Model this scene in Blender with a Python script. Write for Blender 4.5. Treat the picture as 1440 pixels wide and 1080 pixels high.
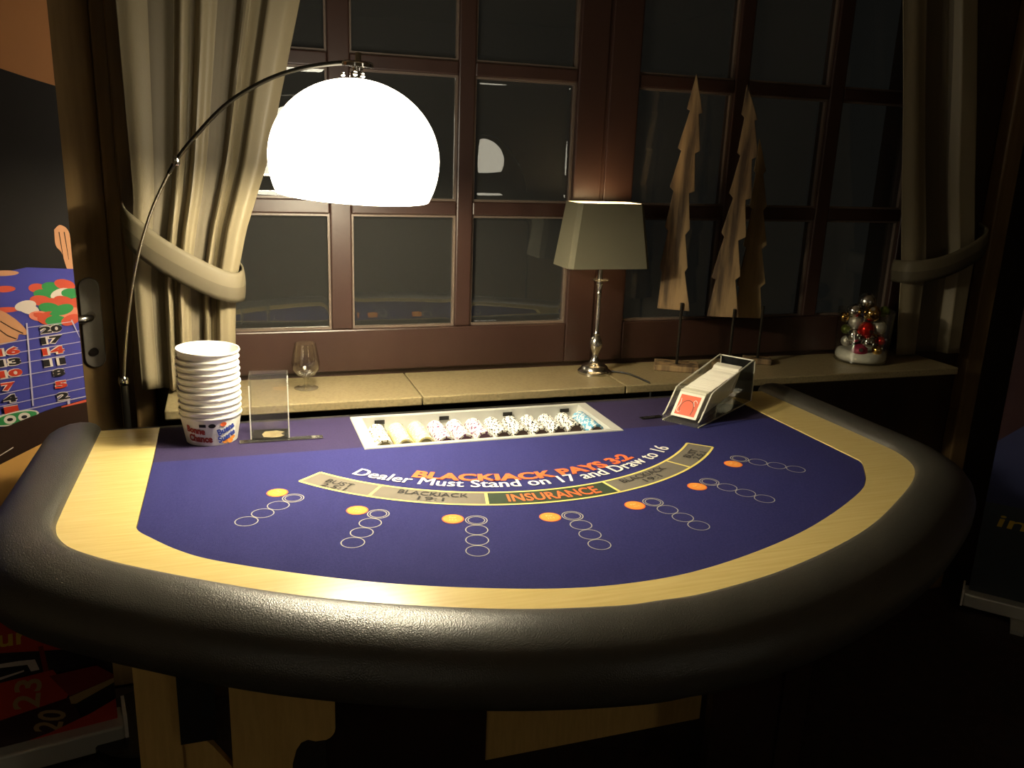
import bpy, bmesh, math, random
from mathutils import Vector, Matrix
random.seed(7)
sc = bpy.context.scene
for o in list(bpy.data.objects): bpy.data.objects.remove(o)
COL = sc.collection
H = 0.88            # height of the table felt above the floor; z=0 in the numbers below is felt level
PI = math.pi
def rad(a): return a*PI/180

# ------------------------------------------------------------------ camera
cam_d = bpy.data.cameras.new('camera'); cam = bpy.data.objects.new('camera', cam_d); COL.objects.link(cam)
yaw, pit, rol = rad(18.8466), rad(-15.1859), rad(2.1532)
fw = Vector((math.sin(yaw)*math.cos(pit), math.cos(yaw)*math.cos(pit), math.sin(pit)))
rt = Vector((math.cos(yaw), -math.sin(yaw), 0)); up = rt.cross(fw)
r2 = rt*math.cos(rol)+up*math.sin(rol); u2 = -rt*math.sin(rol)+up*math.cos(rol)
M = Matrix((r2, u2, -fw)).transposed().to_4x4(); M.translation = Vector((-0.5644, -1.7214, 0.6213+H))
cam.matrix_world = M
cam_d.sensor_width = 36; cam_d.sensor_fit = 'HORIZONTAL'; cam_d.lens = 36*1196.74/1440
cam_d.clip_start = 0.02
sc.camera = cam
# ------------------------------------------------------------------ world, exposure
w = bpy.data.worlds.new('night'); sc.world = w; w.use_nodes = True
w.node_tree.nodes['Background'].inputs[0].default_value = (0.62, 0.62, 0.55, 1)
w.node_tree.nodes['Background'].inputs[1].default_value = 0.006
sc.view_settings.view_transform = 'Standard'; sc.view_settings.look = 'None'
sc.view_settings.gamma = 1; sc.view_settings.exposure = 0.22; sc.view_settings.use_curve_mapping = False
ARC_W = 29.0      # bulb of the arc lamp
ARC_SHADE = 8.0   # glow of its opal shade
TAB_W = 0.9      # bulb of the table lamp
LAMPCOL = (1.0, 0.88, 0.62)
# ------------------------------------------------------------------ materials
MATS = {}
def mat(name, col, rough=0.5, metal=0.0, **k):
    m = bpy.data.materials.new(name); m.use_nodes = True; MATS[name] = m
    nt = m.node_tree; b = nt.nodes['Principled BSDF']
    b.inputs['Base Color'].default_value = (*col, 1); b.inputs['Roughness'].default_value = rough
    b.inputs['Metallic'].default_value = metal
    for a, v in k.get('inp', {}).items(): b.inputs[a].default_value = v
    tc = nt.nodes.new('ShaderNodeTexCoord')
    def noise(scale, detail=3, stretch=(1,1,1), coord='Object'):
        mp = nt.nodes.new('ShaderNodeMapping'); mp.inputs['Scale'].default_value = stretch
        nt.links.new(tc.outputs[coord], mp.inputs[0])
        n = nt.nodes.new('ShaderNodeTexNoise'); n.inputs['Scale'].default_value = scale; n.inputs['Detail'].default_value = detail
        nt.links.new(mp.outputs[0], n.inputs[0]); return n
    if 'var' in k:    # (scale, stretch, colour2, lo, hi)
        s, st, c2, lo, hi = k['var']
        n = noise(s, 4, st); r = nt.nodes.new('ShaderNodeValToRGB')
        r.color_ramp.elements[0].position = lo; r.color_ramp.elements[1].position = hi
        r.color_ramp.elements[0].color = (*col, 1); r.color_ramp.elements[1].color = (*c2, 1)
        nt.links.new(n.outputs[0], r.inputs[0]); nt.links.new(r.outputs[0], b.inputs['Base Color'])
    if 'bump' in k:   # (scale, strength, stretch, kind)
        s, stg, st, kind = k['bump']
        if kind == 'voronoi':
            n = nt.nodes.new('ShaderNodeTexVoronoi'); n.inputs['Scale'].default_value = s
            nt.links.new(tc.outputs['Object'], n.inputs[0])
        else: n = noise(s, 3, st)
        bp = nt.nodes.new('ShaderNodeBump'); bp.inputs['Strength'].default_value = stg; bp.inputs['Distance'].default_value = k.get('dist', .002)
        nt.links.new(n.outputs[0], bp.inputs['Height']); nt.links.new(bp.outputs[0], b.inputs['Normal'])
    return m
def emis(m, col, s):
    b = m.node_tree.nodes['Principled BSDF']; b.inputs['Emission Color'].default_value = (*col, 1); b.inputs['Emission Strength'].default_value = s
mat('felt', (.021,.021,.105), .95, inp={'Specular IOR Level':.12}, var=(260,(1,1,1),(.030,.029,.125),.35,.65), bump=(900,.25,(1,1,1),'noise'))
mat('felt_strip', (.026,.019,.055), .95, inp={'Specular IOR Level':.12}, var=(260,(1,1,1),(.034,.025,.068),.35,.65), bump=(900,.25,(1,1,1),'noise'))
mat('beech', (.82,.65,.26), .24, inp={'Coat Weight':.8,'Coat Roughness':.24}, var=(9,(1,16,1),(.73,.55,.195),.35,.7), bump=(40,.05,(1,16,1),'noise'))
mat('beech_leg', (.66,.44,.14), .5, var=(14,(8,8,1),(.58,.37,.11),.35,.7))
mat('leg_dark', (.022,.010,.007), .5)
mat('leather', (.050,.047,.039), .35, inp={'Specular IOR Level':.9}, bump=(520,.42,(1,1,1),'voronoi'), dist=.001)
mat('black', (.008,.007,.006), .6)
mat('black_gloss', (.01,.01,.01), .25)
mat('print_white', (.80,.76,.70), .8); mat('print_orange', (.80,.13,.025), .8); mat('print_yellow', (.80,.66,.18), .8)
mat('print_grey', (.155,.135,.105), .9); mat('print_green', (.018,.035,.016), .9); mat('print_ring', (.42,.40,.32), .8)
mat('print_dark', (.02,.018,.018), .9); mat('disc_orange', (.86,.30,.035), .8); mat('disc_text', (.85,.62,.25), .8)
mat('aluminium', (.60,.60,.56), .38, .3); mat('chrome', (.80,.78,.74), .12, 1.0); mat('nickel', (.55,.53,.48), .22, 1.0)
mat('steel_dark', (.06,.055,.045), .28, .9)
mat('brass_dark', (.20,.17,.12), .35, .9)
mat('plate_metal', (.22,.20,.17), .35, .5)
mat('stone', (.25,.20,.107), .32, var=(130,(1,1,1),(.175,.137,.07),.45,.7))
mat('window_wood', (.035,.016,.011), .38, var=(10,(1,1,.1),(.027,.0115,.0078),.3,.7), bump=(60,.06,(1,1,.1),'noise'))
mat('bead', (.115,.085,.065), .35)
mat('door_wood', (.19,.118,.048), .42, var=(12,(6,6,.5),(.15,.09,.034),.3,.7))
mat('wall_wood', (.045,.022,.010), .55, var=(8,(4,4,.3),(.032,.016,.007),.3,.7))
mat('plaster', (.34,.27,.17), .9); mat('ceiling', (.45,.37,.26), .9)
mat('floor', (.035,.018,.010), .6, var=(30,(1,1,1),(.022,.012,.007),.4,.6))
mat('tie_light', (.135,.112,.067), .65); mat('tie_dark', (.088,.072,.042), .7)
mat('curtain_light', (.225,.186,.112), .5, bump=(300,.08,(1,1,1),'noise')); mat('curtain_dark', (.115,.093,.055), .7, bump=(300,.08,(1,1,1),'noise'))
mat('paper_white', (.86,.84,.78), .55); mat('print_red', (.36,.035,.02), .6); mat('print_blue', (.025,.05,.30), .6)
mat('opal', (.92,.90,.84), .25); emis(MATS['opal'], (1.0,.90,.70), ARC_SHADE)
mat('opal_dim', (.92,.90,.84), .25); emis(MATS['opal_dim'], (1.0,.90,.70), 2.6)
mat('bulb', (1,1,1), .4); emis(MATS['bulb'], (1.0,.85,.6), 12)
mat('shade_fabric', (.105,.095,.058), .85, bump=(700,.1,(1,1,1),'noise')); mat('shade_lining', (.85,.80,.66), .8)
mat('driftwood', (.24,.155,.07), .8, var=(34,(1,1,.10),(.055,.032,.014),.42,.60), bump=(40,.5,(1,1,.12),'noise'), dist=.004)
mat('driftwood_dark', (.21,.14,.055), .85, var=(22,(1,1,.12),(.10,.066,.028),.38,.66), bump=(40,.5,(1,1,.12),'noise'), dist=.004)
mat('cotton', (.62,.60,.52), .95, bump=(90,.5,(1,1,1),'noise'), dist=.004)
mat('card', (.86,.82,.70), .5); mat('card_red', (.72,.12,.05), .45)
mat('cable', (.01,.01,.01), .5)
mat('bauble_silver', (.75,.75,.73), .06, 1); mat('bauble_silver2', (.55,.53,.48), .22, 1); mat('bauble_gold', (.75,.47,.14), .08, 1); mat('bauble_red', (.55,.015,.01), .15, .7)
mat('bauble_purple', (.30,.02,.06), .5, .3); mat('bauble_green', (.12,.16,.03), .3, .6); mat('bauble_matt', (.55,.52,.45), .4, .5)
def glassmat(name, tint=(1,1,1), ior=1.46, rough=0.0, body=0.0, bump=0.0, power=5):
    # thin clear sheet: Fresnel reflection over straight-through transparency, a little milky body if asked
    m = bpy.data.materials.new(name); m.use_nodes = True; MATS[name] = m; nt = m.node_tree; nt.nodes.clear()
    out = nt.nodes.new('ShaderNodeOutputMaterial'); tr = nt.nodes.new('ShaderNodeBsdfTransparent'); tr.inputs[0].default_value = (*tint, 1)
    gl = nt.nodes.new('ShaderNodeBsdfGlossy'); gl.inputs['Roughness'].default_value = rough
    lw = nt.nodes.new('ShaderNodeLayerWeight'); lw.inputs[0].default_value = .5
    pw = nt.nodes.new('ShaderNodeMath'); pw.operation = 'POWER'; nt.links.new(lw.outputs['Facing'], pw.inputs[0]); pw.inputs[1].default_value = power
    f0 = ((ior-1)/(ior+1))**2
    fr = nt.nodes.new('ShaderNodeMath'); fr.operation = 'MULTIPLY_ADD'; nt.links.new(pw.outputs[0], fr.inputs[0]); fr.inputs[1].default_value = .8; fr.inputs[2].default_value = f0
    mx = nt.nodes.new('ShaderNodeMixShader')
    base = tr
    if body > 0:
        df = nt.nodes.new('ShaderNodeBsdfDiffuse'); df.inputs[0].default_value = (.8,.77,.7,1)
        mb = nt.nodes.new('ShaderNodeMixShader'); mb.inputs[0].default_value = body
        nt.links.new(tr.outputs[0], mb.inputs[1]); nt.links.new(df.outputs[0], mb.inputs[2]); base = mb
    if bump:
        tc = nt.nodes.new('ShaderNodeTexCoord'); n = nt.nodes.new('ShaderNodeTexNoise'); n.inputs['Scale'].default_value = 3.0; n.inputs['Detail'].default_value = 0
        bp = nt.nodes.new('ShaderNodeBump'); bp.inputs['Strength'].default_value = 1; bp.inputs['Distance'].default_value = bump
        nt.links.new(tc.outputs['Object'], n.inputs[0]); nt.links.new(n.outputs[0], bp.inputs['Height']); nt.links.new(bp.outputs[0], gl.inputs['Normal'])
    nt.links.new(fr.outputs[0], mx.inputs[0]); nt.links.new(base.outputs[0], mx.inputs[1]); nt.links.new(gl.outputs[0], mx.inputs[2]); nt.links.new(mx.outputs[0], out.inputs[0])
    return m
glassmat('pane', (.96,.98,.97), 1.75, 0, 0.016, .0012)  # faint milky body puts the lamp's glare haze into the panes
glassmat('glass', (.97,.97,.95), 1.6, power=2.6); glassmat('acrylic', (.95,.95,.92), 1.5, .03, .025)

# ------------------------------------------------------------------ mesh helpers
class MB:
    def __init__(s): s.v = []; s.f = []; s.m = []; s.mi = 0
    def add(s, vs, fs):
        o = len(s.v); s.v += [tuple(v) for v in vs]; s.f += [tuple(i+o for i in f) for f in fs]; s.m += [s.mi]*len(fs); return s
    def box(s, x0, x1, y0, y1, z0, z1):
        return s.add([(x0,y0,z0),(x1,y0,z0),(x1,y1,z0),(x0,y1,z0),(x0,y0,z1),(x1,y0,z1),(x1,y1,z1),(x0,y1,z1)],
                     [(0,3,2,1),(4,5,6,7),(0,1,5,4),(1,2,6,5),(2,3,7,6),(3,0,4,7)])
    def prism(s, pts, f0, f1):    # pts: polygon in a plane; f0/f1 map (a,b) to 3-D for the two faces
        n = len(pts); vs = [f0(*p) for p in pts]+[f1(*p) for p in pts]
        return s.add(vs, [tuple(range(n))[::-1], tuple(range(n, 2*n))]+[(i,(i+1)%n,n+(i+1)%n,n+i) for i in range(n)])
    def lathe(s, prof, n=32, c=(0,0,0), cap=True):
        k = len(prof); vs = []
        for i in range(n):
            a = 2*PI*i/n; vs += [(c[0]+r*math.cos(a), c[1]+r*math.sin(a), c[2]+z) for r, z in prof]
        fs = [(i*k+j, ((i+1)%n)*k+j, ((i+1)%n)*k+j+1, i*k+j+1) for i in range(n) for j in range(k-1)]
        if cap:
            if prof[0][0] > 1e-6: fs.append(tuple(i*k for i in range(n))[::-1])
            if prof[-1][0] > 1e-6: fs.append(tuple(i*k+k-1 for i in range(n)))
        return s.add(vs, fs)
    def tube(s, pts, r, n=10):
        pts = [Vector(p) for p in pts]; vs = []; rs = r if isinstance(r, (list,tuple)) else [r]*len(pts)
        prev = None
        for i, p in enumerate(pts):
            t = (pts[min(i+1,len(pts)-1)]-pts[max(i-1,0)]).normalized()
            a = prev if prev is not None else (Vector((0,0,1)) if abs(t.z) < .9 else Vector((1,0,0)))
            x = (a-t*a.dot(t)).normalized(); prev = x; y = t.cross(x)
            vs += [p+(x*math.cos(2*PI*k/n)+y*math.sin(2*PI*k/n))*rs[i] for k in range(n)]
        m = len(pts)
        fs = [(i*n+k, i*n+(k+1)%n, (i+1)*n+(k+1)%n, (i+1)*n+k) for i in range(m-1) for k in range(n)]
        fs += [tuple(range(n))[::-1], tuple((m-1)*n+k for k in range(n))]
        return s.add(vs, fs)
    def build(s, name, mats, parent=None, loc=(0,0,0), rot=(0,0,0), smooth=None, bevel=0):
        me = bpy.data.meshes.new(name); me.from_pydata(s.v, [], s.f)
        if isinstance(mats, str): mats = [mats]
        for m in mats: me.materials.append(MATS[m])
        if len(mats) > 1:
            for p, i in zip(me.polygons, s.m): p.material_index = i
        bm = bmesh.new(); bm.from_mesh(me); bmesh.ops.remove_doubles(bm, verts=bm.verts, dist=1e-6); bmesh.ops.recalc_face_normals(bm, faces=bm.faces)
        if bevel: bmesh.ops.bevel(bm, geom=[e for e in bm.edges if e.is_manifold and e.calc_face_angle(0) > .6], offset=bevel, segments=2, affect='EDGES', profile=.5)
        bm.to_mesh(me); bm.free()
        return link(name, me, parent, loc, rot, smooth)
def link(name, me, parent=None, loc=(0,0,0), rot=(0,0,0), smooth=None):
    o = bpy.data.objects.new(name, me); COL.objects.link(o); o.parent = parent
    o.location = loc if parent else (loc[0], loc[1], loc[2]+H); o.rotation_euler = rot
    if smooth is not None:
        for p in me.polygons: p.use_smooth = True
        try: me.set_sharp_from_angle(angle=rad(smooth))
        except Exception: pass
    return o
def tag(o, label, cat=None, group=None, kind=None):
    if label: o['label'] = label
    if cat: o['category'] = cat
    if group: o['group'] = group
    if kind: o['kind'] = kind
    return o
def thing(name, label, cat, loc=(0,0,0), rz=0, group=None, kind=None):
    o = bpy.data.objects.new(name, None); COL.objects.link(o); o.location = (loc[0], loc[1], loc[2]+H); o.rotation_euler = (0,0,rz); o.empty_display_size = .05
    return tag(o, label, cat, group, kind)
def struct(o, label=None): return tag(o, label, None, None, 'structure')
def spline(pts, n=8):
    P = [Vector(p) for p in pts]; P = [2*P[0]-P[1]]+P+[2*P[-1]-P[-2]]; out = []
    for i in range(1, len(P)-2):
        for k in range(n):
            t = k/n; a,b,c,d = P[i-1],P[i],P[i+1],P[i+2]
            out.append(.5*((2*b)+(c-a)*t+(2*a-5*b+4*c-d)*t*t+(3*b-a-3*c+d)*t**3))
    return out+[P[-2]]
def text_pts(s, cap=1.0, width=None, bold=0.0):
    """text as flat mesh data: list of (x,y), faces; cap height = cap, optional total width, x centred"""
    cu = bpy.data.curves.new('t', 'FONT'); cu.body = s; cu.size = 1; cu.resolution_u = 3; cu.offset = bold; cu.fill_mode = 'BOTH'
    ob = bpy.data.objects.new('t', cu); COL.objects.link(ob)
    dg = bpy.context.evaluated_depsgraph_get(); dg.update()
    me = bpy.data.meshes.new_from_object(ob.evaluated_get(dg))
    v = [(q.co.x, q.co.y) for q in me.vertices]; f = [tuple(p.vertices) for p in me.polygons]
    bpy.data.objects.remove(ob); bpy.data.curves.remove(cu); bpy.data.meshes.remove(me)
    if 'J' in s:            # capitals stand on the line: lift the J's tail
        par = list(range(len(v)))
        def fnd(i):
            while par[i] != i: par[i] = par[par[i]]; i = par[i]
            return i
        for q in f:
            for k in q[1:]: par[fnd(k)] = fnd(q[0])
        grp = {}
        for i in range(len(v)): grp.setdefault(fnd(i), []).append(i)
        for g_ in grp.values():
            lo, hi = min(v[i][1] for i in g_), max(v[i][1] for i in g_)
            if lo < -.08 and hi-lo > .3:
                xl_ = min(v[i][0] for i in g_)
                for i in g_: v[i] = (v[i][0], -bold+(v[i][1]-lo)*(hi+bold)/(hi-lo))
    x0 = min(a for a,b in v); x1 = max(a for a,b in v); sc_ = cap/0.70
    sx = (width/(x1-x0)) if width else sc_
    return [((a-(x0+x1)/2)*sx, b*sc_) for a,b in v], f
def lettering(name, s, mapf, m, parent, cap, width=None, bold=0.0, loc=(0,0,0), dup=0.0):
    v, f = text_pts(s, cap, width, bold)
    b = MB(); b.add([mapf(*p) for p in v], f)
    if dup: b.add([Vector(mapf(x+dup,y))+Vector((0,0,.00015)) for x,y in v], f)      # heavier strokes
    me = bpy.data.meshes.new(name); me.from_pydata(b.v, [], b.f); me.materials.append(MATS[m])
    bm = bmesh.new(); bm.from_mesh(me); bmesh.ops.remove_doubles(bm, verts=bm.verts, dist=2e-6); bmesh.ops.dissolve_degenerate(bm, edges=bm.edges, dist=2e-6); bm.to_mesh(me); bm.free(); me.validate()
    return link(name, me, parent, loc)

# ------------------------------------------------------------------ the room
struct(MB().box(-3.2,3.2,-5.0,1.2,-.05,0).build('floor','floor',loc=(0,0,-.88)), 'dark brown floor')
struct(MB().box(-3.2,3.2,-5.0,1.2,0,.05).build('ceiling','ceiling',loc=(0,0,1.75)))
struct(MB().box(-.05,0,-5.0,.75,-.88,1.75).build('wall_left','plaster',loc=(-3.2,0,0)))
struct(MB().box(0,.05,-5.0,.75,-.88,1.75).build('wall_right','plaster',loc=(3.2,0,0)))
struct(MB().box(-3.2,3.2,-.05,0,-.88,1.75).build('wall_front','plaster',loc=(0,-5.0,0)))
WX0, WX1, WZ0, WZ1 = -.70, 1.62, .0, 1.30      # window opening
wb = MB().box(-3.2,-1.75,.60,.80,-.88,1.75).box(-1.75,-.80,.60,.80,1.20,1.75).box(-.80,WX0,.56,.80,-.88,1.75).box(WX1,1.98,.52,.80,-.88,1.75).box(1.98,3.2,.60,.80,-.88,1.75)
wb.box(WX0,WX1,.56,.80,WZ1,1.75).box(WX0,WX1,.48,.80,-.88,-.012)
struct(wb.build('wall_back','wall_wood'), 'dark brown wooden wall around the window')

# window: two sashes of 3 x 3 panes
def sash(name, cols, xl, xr, label):
    t = thing(name, label, None, (0,0,0), kind='structure')
    y0, y1 = .53, .585
    rows = [(.15,.453),(.49,.81),(.845,1.16)]
    zb, zt = .035, 1.27
    def prof_box(nm, x0,x1,z0,z1,y0=y0): MB().box(x0,x1,y0,y1,z0,z1).build(nm,'window_wood',t,bevel=.004)
    prof_box('stile', xl, cols[0][0], zb, zt); prof_box('stile', cols[-1][1], xr, zb, zt)
    prof_box('bottom_rail', cols[0][0], cols[-1][1], zb, .15); prof_box('top_rail', cols[0][0], cols[-1][1], 1.16, zt)
    for (a,b),(c,d) in zip(cols, cols[1:]): prof_box('muntin', b, c, .15, 1.16, y0+.004)
    for i,(z0,z1) in enumerate(zip([r[1] for r in rows], [r[0] for r in rows][1:])):
        for a,b in cols: prof_box('glazing_bar', a, b, z0, z1, y0+.006)
    for r0,r1 in rows:
        for a,b in cols:
            # glass and the slim bead round it
            pm = MB(); ng = 30; hw, hh = (b-a)/2+.004, (r1-r0)/2+.004      # cushion pane: flat middle, edges curving to the frame
            cs_ = [math.sin(PI/2*(-1+2*i/ng)) for i in range(ng+1)]
            for yo in (0,.003):
                pm.add([(hw*u, .006*(1-abs(u)**26)*(1-abs(q)**26)+yo, hh*q) for q in cs_ for u in cs_], [(j*(ng+1)+i, j*(ng+1)+i+1, (j+1)*(ng+1)+i+1, (j+1)*(ng+1)+i) for j in range(ng) for i in range(ng)])
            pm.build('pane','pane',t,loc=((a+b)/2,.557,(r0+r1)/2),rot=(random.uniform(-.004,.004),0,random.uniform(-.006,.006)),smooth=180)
            bd = MB(); e = .006
            for q in ((a,a+e,r0,r1),(b-e,b,r0,r1),(a+e,b-e,r0,r0+e),(a+e,b-e,r1-e,r1)): bd.box(q[0],q[1],.545,.5565,q[2],q[3])
            bd.build('glazing_bead','bead',t)
    return t
sash('window_1', [(-.62,-.305),(-.25,.03),(.075,.362)], -.69, .447, 'left sash of the dark red-brown window, panes reflecting the lamp')
sash('window_2', [(.545,.85),(.895,1.18),(1.23,1.51)], .455, 1.61, 'right sash of the dark red-brown window behind the wooden trees')
struct(MB().box(WX0,WX1,.545,.60,.0,.035).box(WX0,WX1,.545,.60,1.27,1.30).box(.447,.455,.535,.59,.035,1.27).build('trim_1','window_wood'), 'fixed outer frame of the window')
# stone sill in slabs
sill = thing('trim_2', 'speckled beige stone window sill in slabs', None, (0,0,0), kind='structure')
for a,b in ((-.716,-.1115),(-.1085,.4535),(.4565,1.61)):
    MB().box(a,b,.30,.545,-.003,.020).build('sill_slab','stone',sill,bevel=.003)
# door with frame on the left
dr = thing('door_1', 'dark brown wooden door with metal handle at the left', None, (0,0,0), kind='structure')
lf = MB().box(-1.72,-.835,.615,.655,-.87,1.15).build('door_leaf','door_wood',dr)
MB().box(-.955,-.838,.600,.615,-.87,1.15).box(-1.72,-1.60,.600,.615,-.87,1.15).box(-1.60,-.955,.600,.615,1.02,1.15).box(-1.60,-.955,.600,.615,-.87,-.65).build('door_stile','door_wood',dr,bevel=.003)
MB().box(-.834,-.80,.57,.66,-.88,1.2).box(-1.75,-1.722,.57,.66,-.88,1.2).box(-1.75,-.80,.57,.66,1.155,1.2).build('door_frame','door_wood',dr,bevel=.004)
MB().box(-.80,-.752,.535,.56,-.88,1.75).build('architrave','door_wood',dr,bevel=.006)
pl = MB(); pts = [(-.0225+.0225+.0235*math.cos(a), .0905+.0235*math.sin(a)) for a in [PI*k/12 for k in range(13)]]+[(.0235*math.cos(a), -.0905+.0235*math.sin(a)) for a in [PI+PI*k/12 for k in range(13)]]
pl.prism(pts, lambda a,b:(a,0,b), lambda a,b:(a,-.008,b)); hp = pl.build('handle_plate','plate_metal',dr,loc=(-.890,.600,.172),bevel=.002)
MB().tube([(0,-.008,.02),(0,-.045,.02),(-.012,-.055,.02),(-.03,-.057,.018),(-.115,-.057,.012)],[.010,.010,.0105,.010,.008],12).build('door_lever','nickel',dr,loc=(-.890,.600,.172),smooth=50)
MB().lathe([(.0,0),(.010,0),(.010,.006),(.0,.006)],16).build('key_cylinder','steel_dark',dr,loc=(-.890,.592,.100),rot=(PI/2,0,0))
struct(MB().box(-.0,.07,-.05,0,-.88,1.75).build('trim_3','door_wood',loc=(1.83,.52,0),bevel=.006), 'brown wooden post right of the curtain')

# ------------------------------------------------------------------ curtains
def curtain(name, label, ztop, zbot, xl, xr, ybase, knots, amp, stripes):
    """xl/xr: lists (z,x) of the two edges; knots: (u,depth) of the folds across the cloth"""
    def ip(tab, z):
        tab = sorted(tab)
        if z <= tab[0][0]: return tab[0][1]
        for (a,b),(c,d) in zip(tab, tab[1:]):
            if z <= c:
                t = (z-a)/(c-a); t = t*t*(3-2*t); return b+(d-b)*t
        return tab[-1][1]
    lin = lambda tab, z: next((b+(d-b)*(z-a)/(c-a) for (a,b),(c,d) in zip(sorted(tab), sorted(tab)[1:]) if a <= z <= c), 0)
    NU, NV = 150, 46; b = MB(); vs = []
    wmax = abs(lin(xr,ztop)-lin(xl,ztop))
    for j in range(NV+1):
        z = ztop+(zbot-ztop)*j/NV; a, c = lin(xl,z), lin(xr,z); g = abs(c-a)/wmax
        for i in range(NU+1):
            u = i/NU
            dep = amp*(1.15-.25*g)*ip(knots, u+.012*math.sin(3.1*z+6*u)) + .004*math.sin(6*z+7*u)
            vs.append((a+(c-a)*u, ybase+dep, z))
    fs = []; mi = []
    for j in range(NV):
        for i in range(NU):
            fs.append((j*(NU+1)+i,(j+1)*(NU+1)+i,(j+1)*(NU+1)+i+1,j*(NU+1)+i+1))
            u = (i+.5)/NU; mi.append(1 if any(s0 <= u < s1 for s0,s1 in stripes) else 0)
    b.add(vs, fs); b.m = mi
    t = thing(name, label, 'curtain', (xl[0][1], ybase, zbot))
    o = b.build('cloth', ['curtain_light','curtain_dark'], t, loc=(-xl[0][1],-ybase,-zbot), smooth=60)
    md = o.modifiers.new('thick','SOLIDIFY'); md.thickness = .0025
    return t
KN = [(0,.2),(.08,-.15),(.17,0),(.24,.25),(.30,-.1),(.345,-1.0),(.385,.5),(.42,.55),(.455,-.9),(.50,-.4),(.54,.1),(.60,.3),(.66,.45),(.70,-.7),(.735,.6),(.80,.2),(.85,-1.0),(.93,-1.1),(1.02,-.3)]
def tieback(name, t, pts, hgt, m, tilt=None):
    P = spline(pts, 7); vs = []; n = len(P); org = Vector(t.location)-Vector((0,0,H))
    for i,p in enumerate(P):
        tg = (P[min(i+1,n-1)]-P[max(i-1,0)]).normalized(); upv = Vector((0,0,1)); nr = tg.cross(upv).normalized(); u_ = nr.cross(tg).normalized()
        for k in range(7):
            q = -1+2*k/6; vs.append(p+u_*hgt/2*q+nr*.004*(1-q*q))
    fs = [(i*7+k,(i+1)*7+k,(i+1)*7+k+1,i*7+k+1) for i in range(n-1) for k in range(6)]
    b = MB(); b.add(vs, fs); mi = []
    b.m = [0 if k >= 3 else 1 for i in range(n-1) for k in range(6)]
    o = b.build(name, m, t, loc=-org, smooth=60); md = o.modifiers.new('thick','SOLIDIFY'); md.thickness = .005
    return o
cl = curtain('curtain', 'beige striped curtain gathered by a tieback beside the arc lamp', 1.34, .03,
   [(1.34,-.775),(.9,-.765),(.5,-.76),(.30,-.775),(.03,-.775)], [(1.34,-.31),(.94,-.375),(.58,-.46),(.42,-.515),(.29,-.545),(.16,-.553),(.03,-.556)], .462, KN, .027, [(.17,.31),(.55,.70),(.785,.83)])
tieback('tieback', cl, [(-.795,.53,.445),(-.778,.44,.425),(-.72,.405,.375),(-.64,.395,.325),(-.575,.398,.293),(-.538,.415,.285),(-.525,.445,.292),(-.535,.50,.305)], .072, ['tie_light','tie_dark'])
MB().tube([(-.79,.56,.44),(-.79,.53,.44),(-.79,.525,.455)],.005,8).build('tieback_hook','brass_dark',cl,loc=(.775,-.462,-.03))
cr = curtain('curtain', 'beige striped curtain tied back at the dark right end of the sill', 1.34, .03,
   [(1.34,1.26),(1.09,1.322),(.6,1.41),(.31,1.47),(.03,1.50)], [(1.34,1.56),(1.09,1.60),(.6,1.70),(.35,1.76),(.03,1.76)], .462, [(0,-.5),(.15,-.9),(.30,-.6),(.36,.6),(.60,.8),(.68,.5),(.76,-.9),(.95,-1.0),(1.02,0)], .027, [(.30,.70)])
tieback('tieback', cr, [(1.475,.50,.30),(1.462,.43,.305),(1.50,.405,.31),(1.58,.395,.325),(1.68,.40,.36),(1.76,.42,.40),(1.80,.50,.425)], .07, ['tie_light','tie_dark'])

# ------------------------------------------------------------------ blackjack table
tb = thing('blackjack_table', 'half-round blackjack table with blue felt, beech racetrack and black padded rail', 'table', (0,0,-.88))
TZ = .88        # felt level inside the table
FELT = [(0,-.682),(.1,-.674),(.222,-.643),(.355,-.594),(.48,-.531),(.6,-.457),(.655,-.408),(.700,-.350),(.7235,-.312),(.7255,-.27),(.7235,-.1),(.722,.1),(.722,.235)]
WOOD = [(0,-.754),(.07,-.752),(.206,-.725),(.35,-.676),(.491,-.611),(.62,-.531),(.74,-.445),(.815,-.37),(.848,-.29),(.852,-.2),(.848,0),(.843,.235)]
def full(half, n=6):
    r = [(p.x,p.y) for p in spline([(-half[1][0],half[1][1],0)]+[(x,y,0) for x,y in half], n)][n:]
    return [(-x,y) for x,y in r[::-1]]+r[1:]
felt_o = full(FELT); wood_o = full(WOOD)
def sheet(name, loops, z0, z1, m, parent):
    bm = bmesh.new(); es = []
    for lp in loops:
        vs = [bm.verts.new((x,y,z1)) for x,y in lp]
        es += [bm.edges.new((vs[i],vs[(i+1)%len(vs)])) for i in range(len(vs))]
    bmesh.ops.triangle_fill(bm, edges=es, use_beauty=True)
    for f in bm.faces:
        f.normal_update()
        if f.normal.z < 0: f.normal_flip()
    r = bmesh.ops.extrude_face_region(bm, geom=list(bm.faces))
    for v in [g for g in r['geom'] if isinstance(g, bmesh.types.BMVert)]: v.co.z = z0
    bmesh.ops.recalc_face_normals(bm, faces=bm.faces)
    me = bpy.data.meshes.new(name); bm.to_mesh(me); bm.free(); me.materials.append(MATS[m])
    return link(name, me, parent)
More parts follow.
